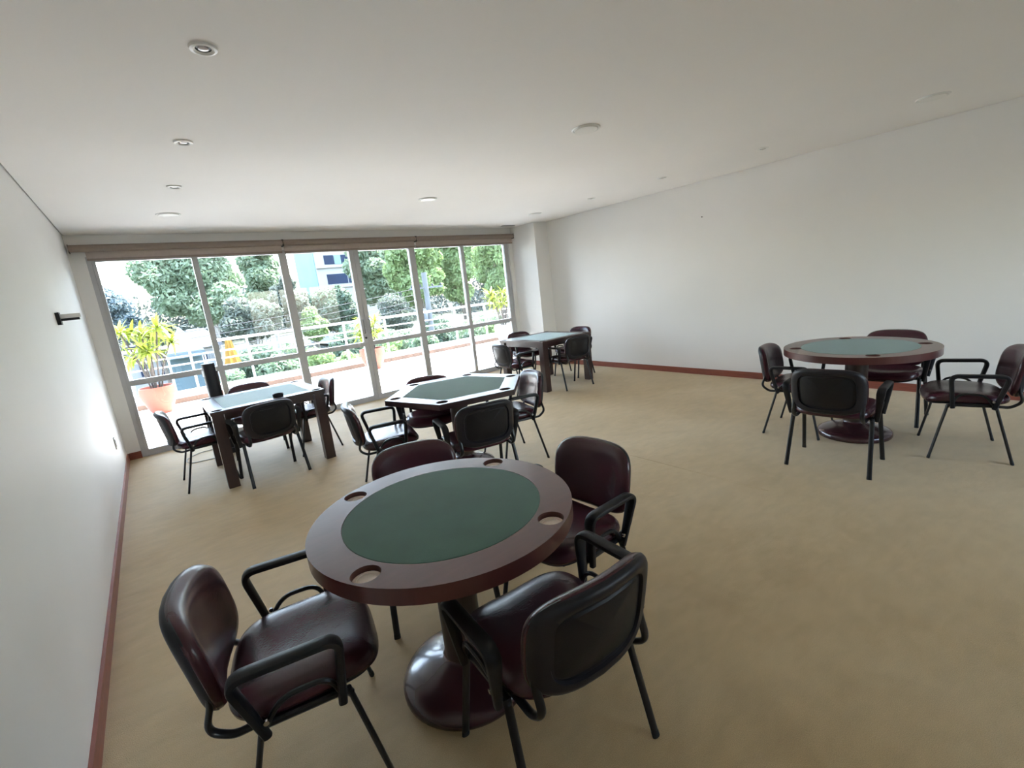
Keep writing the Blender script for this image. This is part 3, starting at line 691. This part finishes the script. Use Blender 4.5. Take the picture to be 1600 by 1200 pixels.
CHAIRS = [
 (.829, 1.045, 85.5, 'maroon armchair nearest the viewer, its black back towards us', 'chairs at the nearest round table'),
 (.182, 1.592, -12.5, 'maroon armchair turned sideways at the left of the nearest round table', 'chairs at the nearest round table'),
 (1.338, 1.478, 182.0, 'maroon armchair tucked in at the right of the nearest round table, cushion lit', 'chairs at the nearest round table'),
 (.928, 2.040, 252.5, 'maroon armchair behind the nearest round table, only its top above the rim', 'chairs at the nearest round table'),
 (1.398, 3.632, -15.2, 'armchair at the left of the hexagonal table, pale reflections on its seat', 'chairs at the hexagonal table'),
 (1.846, 2.931, 76.0, 'armchair with its black back to us in front of the hexagonal table', 'chairs at the hexagonal table'),
 (2.473, 3.303, 165.5, 'shiny-backed armchair at the right of the hexagonal table', 'chairs at the hexagonal table'),
 (1.975, 3.900, 241.0, 'armchair on the window side of the hexagonal table', 'chairs at the hexagonal table'),
 (.220, 5.395, 1.0, 'armchair at the left end of the square table by the left wall', 'chairs at the left square table'),
 (.721, 4.925, 95.2, 'armchair with its dark back to us at the left square table', 'chairs at the left square table'),
 (1.272, 5.495, 181.0, 'armchair at the right end of the left square table, reddish back in sunlight', 'chairs at the left square table'),
 (.800, 5.990, 262.0, 'armchair on the window side of the left square table, only its top visible', 'chairs at the left square table'),
 (4.812, 4.85, 84.5, 'armchair with its dark back to us at the square table by the column', 'chairs at the far square table'),
 (4.168, 5.299, -4.6, 'grey-looking armchair at the window end of the far square table, seen from behind', 'chairs at the far square table'),
 (4.997, 6.011, 262.0, 'armchair behind the far square table in front of the glazing', 'chairs at the far square table'),
 (5.468, 5.403, 184.0, 'armchair between the far square table and the right wall, only its top visible', 'chairs at the far square table'),
 (5.141, 1.150, 182.0, 'armchair between the right round table and the long wall', 'chairs at the right round table'),
 (4.469, 1.627, -84.0, 'armchair at the left of the right round table, side on', 'chairs at the right round table'),
 (3.821, 1.147, 4.0, 'armchair with its black back to us in front of the right round table', 'chairs at the right round table'),
 (4.560, .558, 107.0, 'armchair cut by the right edge of the photo, side on with arms showing', 'chairs at the right round table'),
]
km = kidmap()
for i, (x, y, a, lb, gp) in enumerate(CHAIRS):
    c = chair0 if i == 0 else copy_tree(chair0, km)
    c.location = (x, y, 0); c.rotation_euler = (0, 0, math.radians(a-90)); c['label'] = lb; c['group'] = gp

# ------------------------------------------------------------------ tables
def cyl(x, y, r, z0, z1, seg=28): return prism(newbm(), [(x+r*math.cos(2*PI*k/seg), y+r*math.sin(2*PI*k/seg)) for k in range(seg)], z0, z1)
def disc(R, n=96): return [(R*math.cos(2*PI*k/n), R*math.sin(2*PI*k/n)) for k in range(n)]
def ngon(R, n=6, off=0): return [(R*math.cos(2*PI*k/n+off), R*math.sin(2*PI*k/n+off)) for k in range(n)]
def cup(x, y, zt, parent, lining=True):
    c = obj('cup_holder', lathe(newbm(), [(.0445, -.026), (.0445, -.0195), (.0415, -.018), (.0395, -.0215), (.034, -.0215), (.032, -.0195), (.0305, -.0225), (0, -.0225)], 28, (x, y, zt)), M['steel'], parent, smooth=True)
    return c
def top_mesh(poly, feltpoly, cups, zt, th, bev):
    bm = prism(newbm(), poly, zt-th, zt)
    es = [e for e in bm.edges if len(e.link_faces) == 2 and e.calc_face_angle(0) > math.radians(70) and abs(e.verts[0].co.z-e.verts[1].co.z) < 1e-6]
    bmesh.ops.bevel(bm, geom=es, offset=bev, segments=3, affect='EDGES', profile=.5)
    cut = [prism(newbm(), feltpoly, zt-.003, zt+.05)]
    cut += [cyl(x, y, .046, zt-.028, zt+.05) for x, y in cups]
    return boolean_cut(bm, cut)
def pedestal(e, zt):
    obj('column', lathe(newbm(), [(0, .10), (.080, .10), (.079, zt-.03), (.16, zt-.028), (.16, zt), (0, zt)], 36), M['column'], e, smooth=True)
    obj('base', lathe(newbm(), [(0, .0), (.258, .0), (.264, .010), (.264, .030), (.254, .046), (.225, .062), (.18, .080), (.135, .096), (.095, .108), (.083, .116), (.080, .125), (0, .125)], 48), M['base_lac'], e, smooth=True, sangle=60)
def round_table(x, y, label, R=.505):
    e = thing('round_card_table', label, 'table', (x, y, 0), 0, 'round card tables'); zt = .76
    cups = [(.437*math.cos(math.radians(27.5+90*k)), .437*math.sin(math.radians(27.5+90*k))) for k in range(4)]
    obj('tabletop', top_mesh(disc(R), disc(.384*R/.505), cups, zt, .055, .006), M['rimwood'], e, smooth=True, sangle=35)
    obj('felt', prism(newbm(), disc(.3815*R/.505), zt-.003, zt+.0005), M['felt'], e)
    for c in cups: cup(*c, zt, e)
    pedestal(e, zt-.055)
round_table(.750, 1.500, 'round table with green felt and maroon rim nearest the viewer', .492)
round_table(4.545, 1.225, 'round table with green felt and maroon rim by the long right wall', .525)
e = thing('hexagonal_card_table', 'hexagonal table with green felt and glossy maroon rim in the middle of the room', 'table', (2.035, 3.475, 0)); zt = .745
off = math.radians(46.5)
cups = [(.535*math.cos(off+k*PI/3), .535*math.sin(off+k*PI/3)) for k in range(6)]
obj('tabletop', top_mesh(ngon(.625, 6, off), ngon(.478, 6, off), cups, zt, .045, .005), M['darkwood'], e, smooth=True, sangle=30)
obj('felt', prism(newbm(), ngon(.475, 6, off), zt-.003, zt+.0005), M['felt'], e)
for c in cups: cup(*c, zt, e)
pedestal(e, zt-.045)
def square_table(x, y, label):
    e = thing('square_card_table', label, 'table', (x, y, 0), 0, 'square card tables'); zt = .740; h = .505
    cups = [(sx*.445, sy*.445) for sx in (-1, 1) for sy in (-1, 1)]
    sq = lambda a: [(-a, -a), (a, -a), (a, a), (-a, a)]
    obj('tabletop', top_mesh(sq(h), sq(.385), cups, zt, .035, .003), M['darkwood'], e, smooth=True, sangle=30)
    obj('felt', prism(newbm(), sq(.3825), zt-.003, zt+.0005), M['felt_lit'], e)
    for c in cups: cup(*c, zt, e)
    a = h-.03
    for (x0, x1, y0_, y1_) in ((-a+.08, a-.08, -a, -a+.025), (-a+.08, a-.08, a-.025, a), (-a, -a+.025, -a+.08, a-.08), (a-.025, a, -a+.08, a-.08)):
        obj('apron', B(x0, x1, y0_, y1_, zt-.095, zt-.035), M['darkwood'], e, bevel=.002)
    for sx in (-1, 1):
        for sy in (-1, 1):
            xa, ya = sx*(h-.055), sy*(h-.055)
            obj('leg', B(xa-.047, xa+.047, ya-.047, ya+.047, 0, zt-.035), M['darkwood'], e, bevel=.004)
square_table(.810, 5.400, 'square table with green felt painted pale by window light, near the left wall and glazing')
square_table(4.845, 5.375, 'square table with green felt painted pale by window light, beside the corner column')
e = thing('ashtray', 'small black dish on the front edge of the left square table', 'dish', (.905, 5.02, .7405))
obj('bowl', lathe(newbm(), [(0, 0), (.042, 0), (.048, .004), (.050, .026), (.045, .026), (.042, .008), (0, .006)], 28), M['shell'], e, smooth=True)
obj('rim', lathe(newbm(), [(.050, .024), (.053, .026), (.050, .029), (.045, .027)], 28), M['shell'], e, smooth=True)
for m in [m for m in bpy.data.meshes if m.users == 0]: bpy.data.meshes.remove(m)
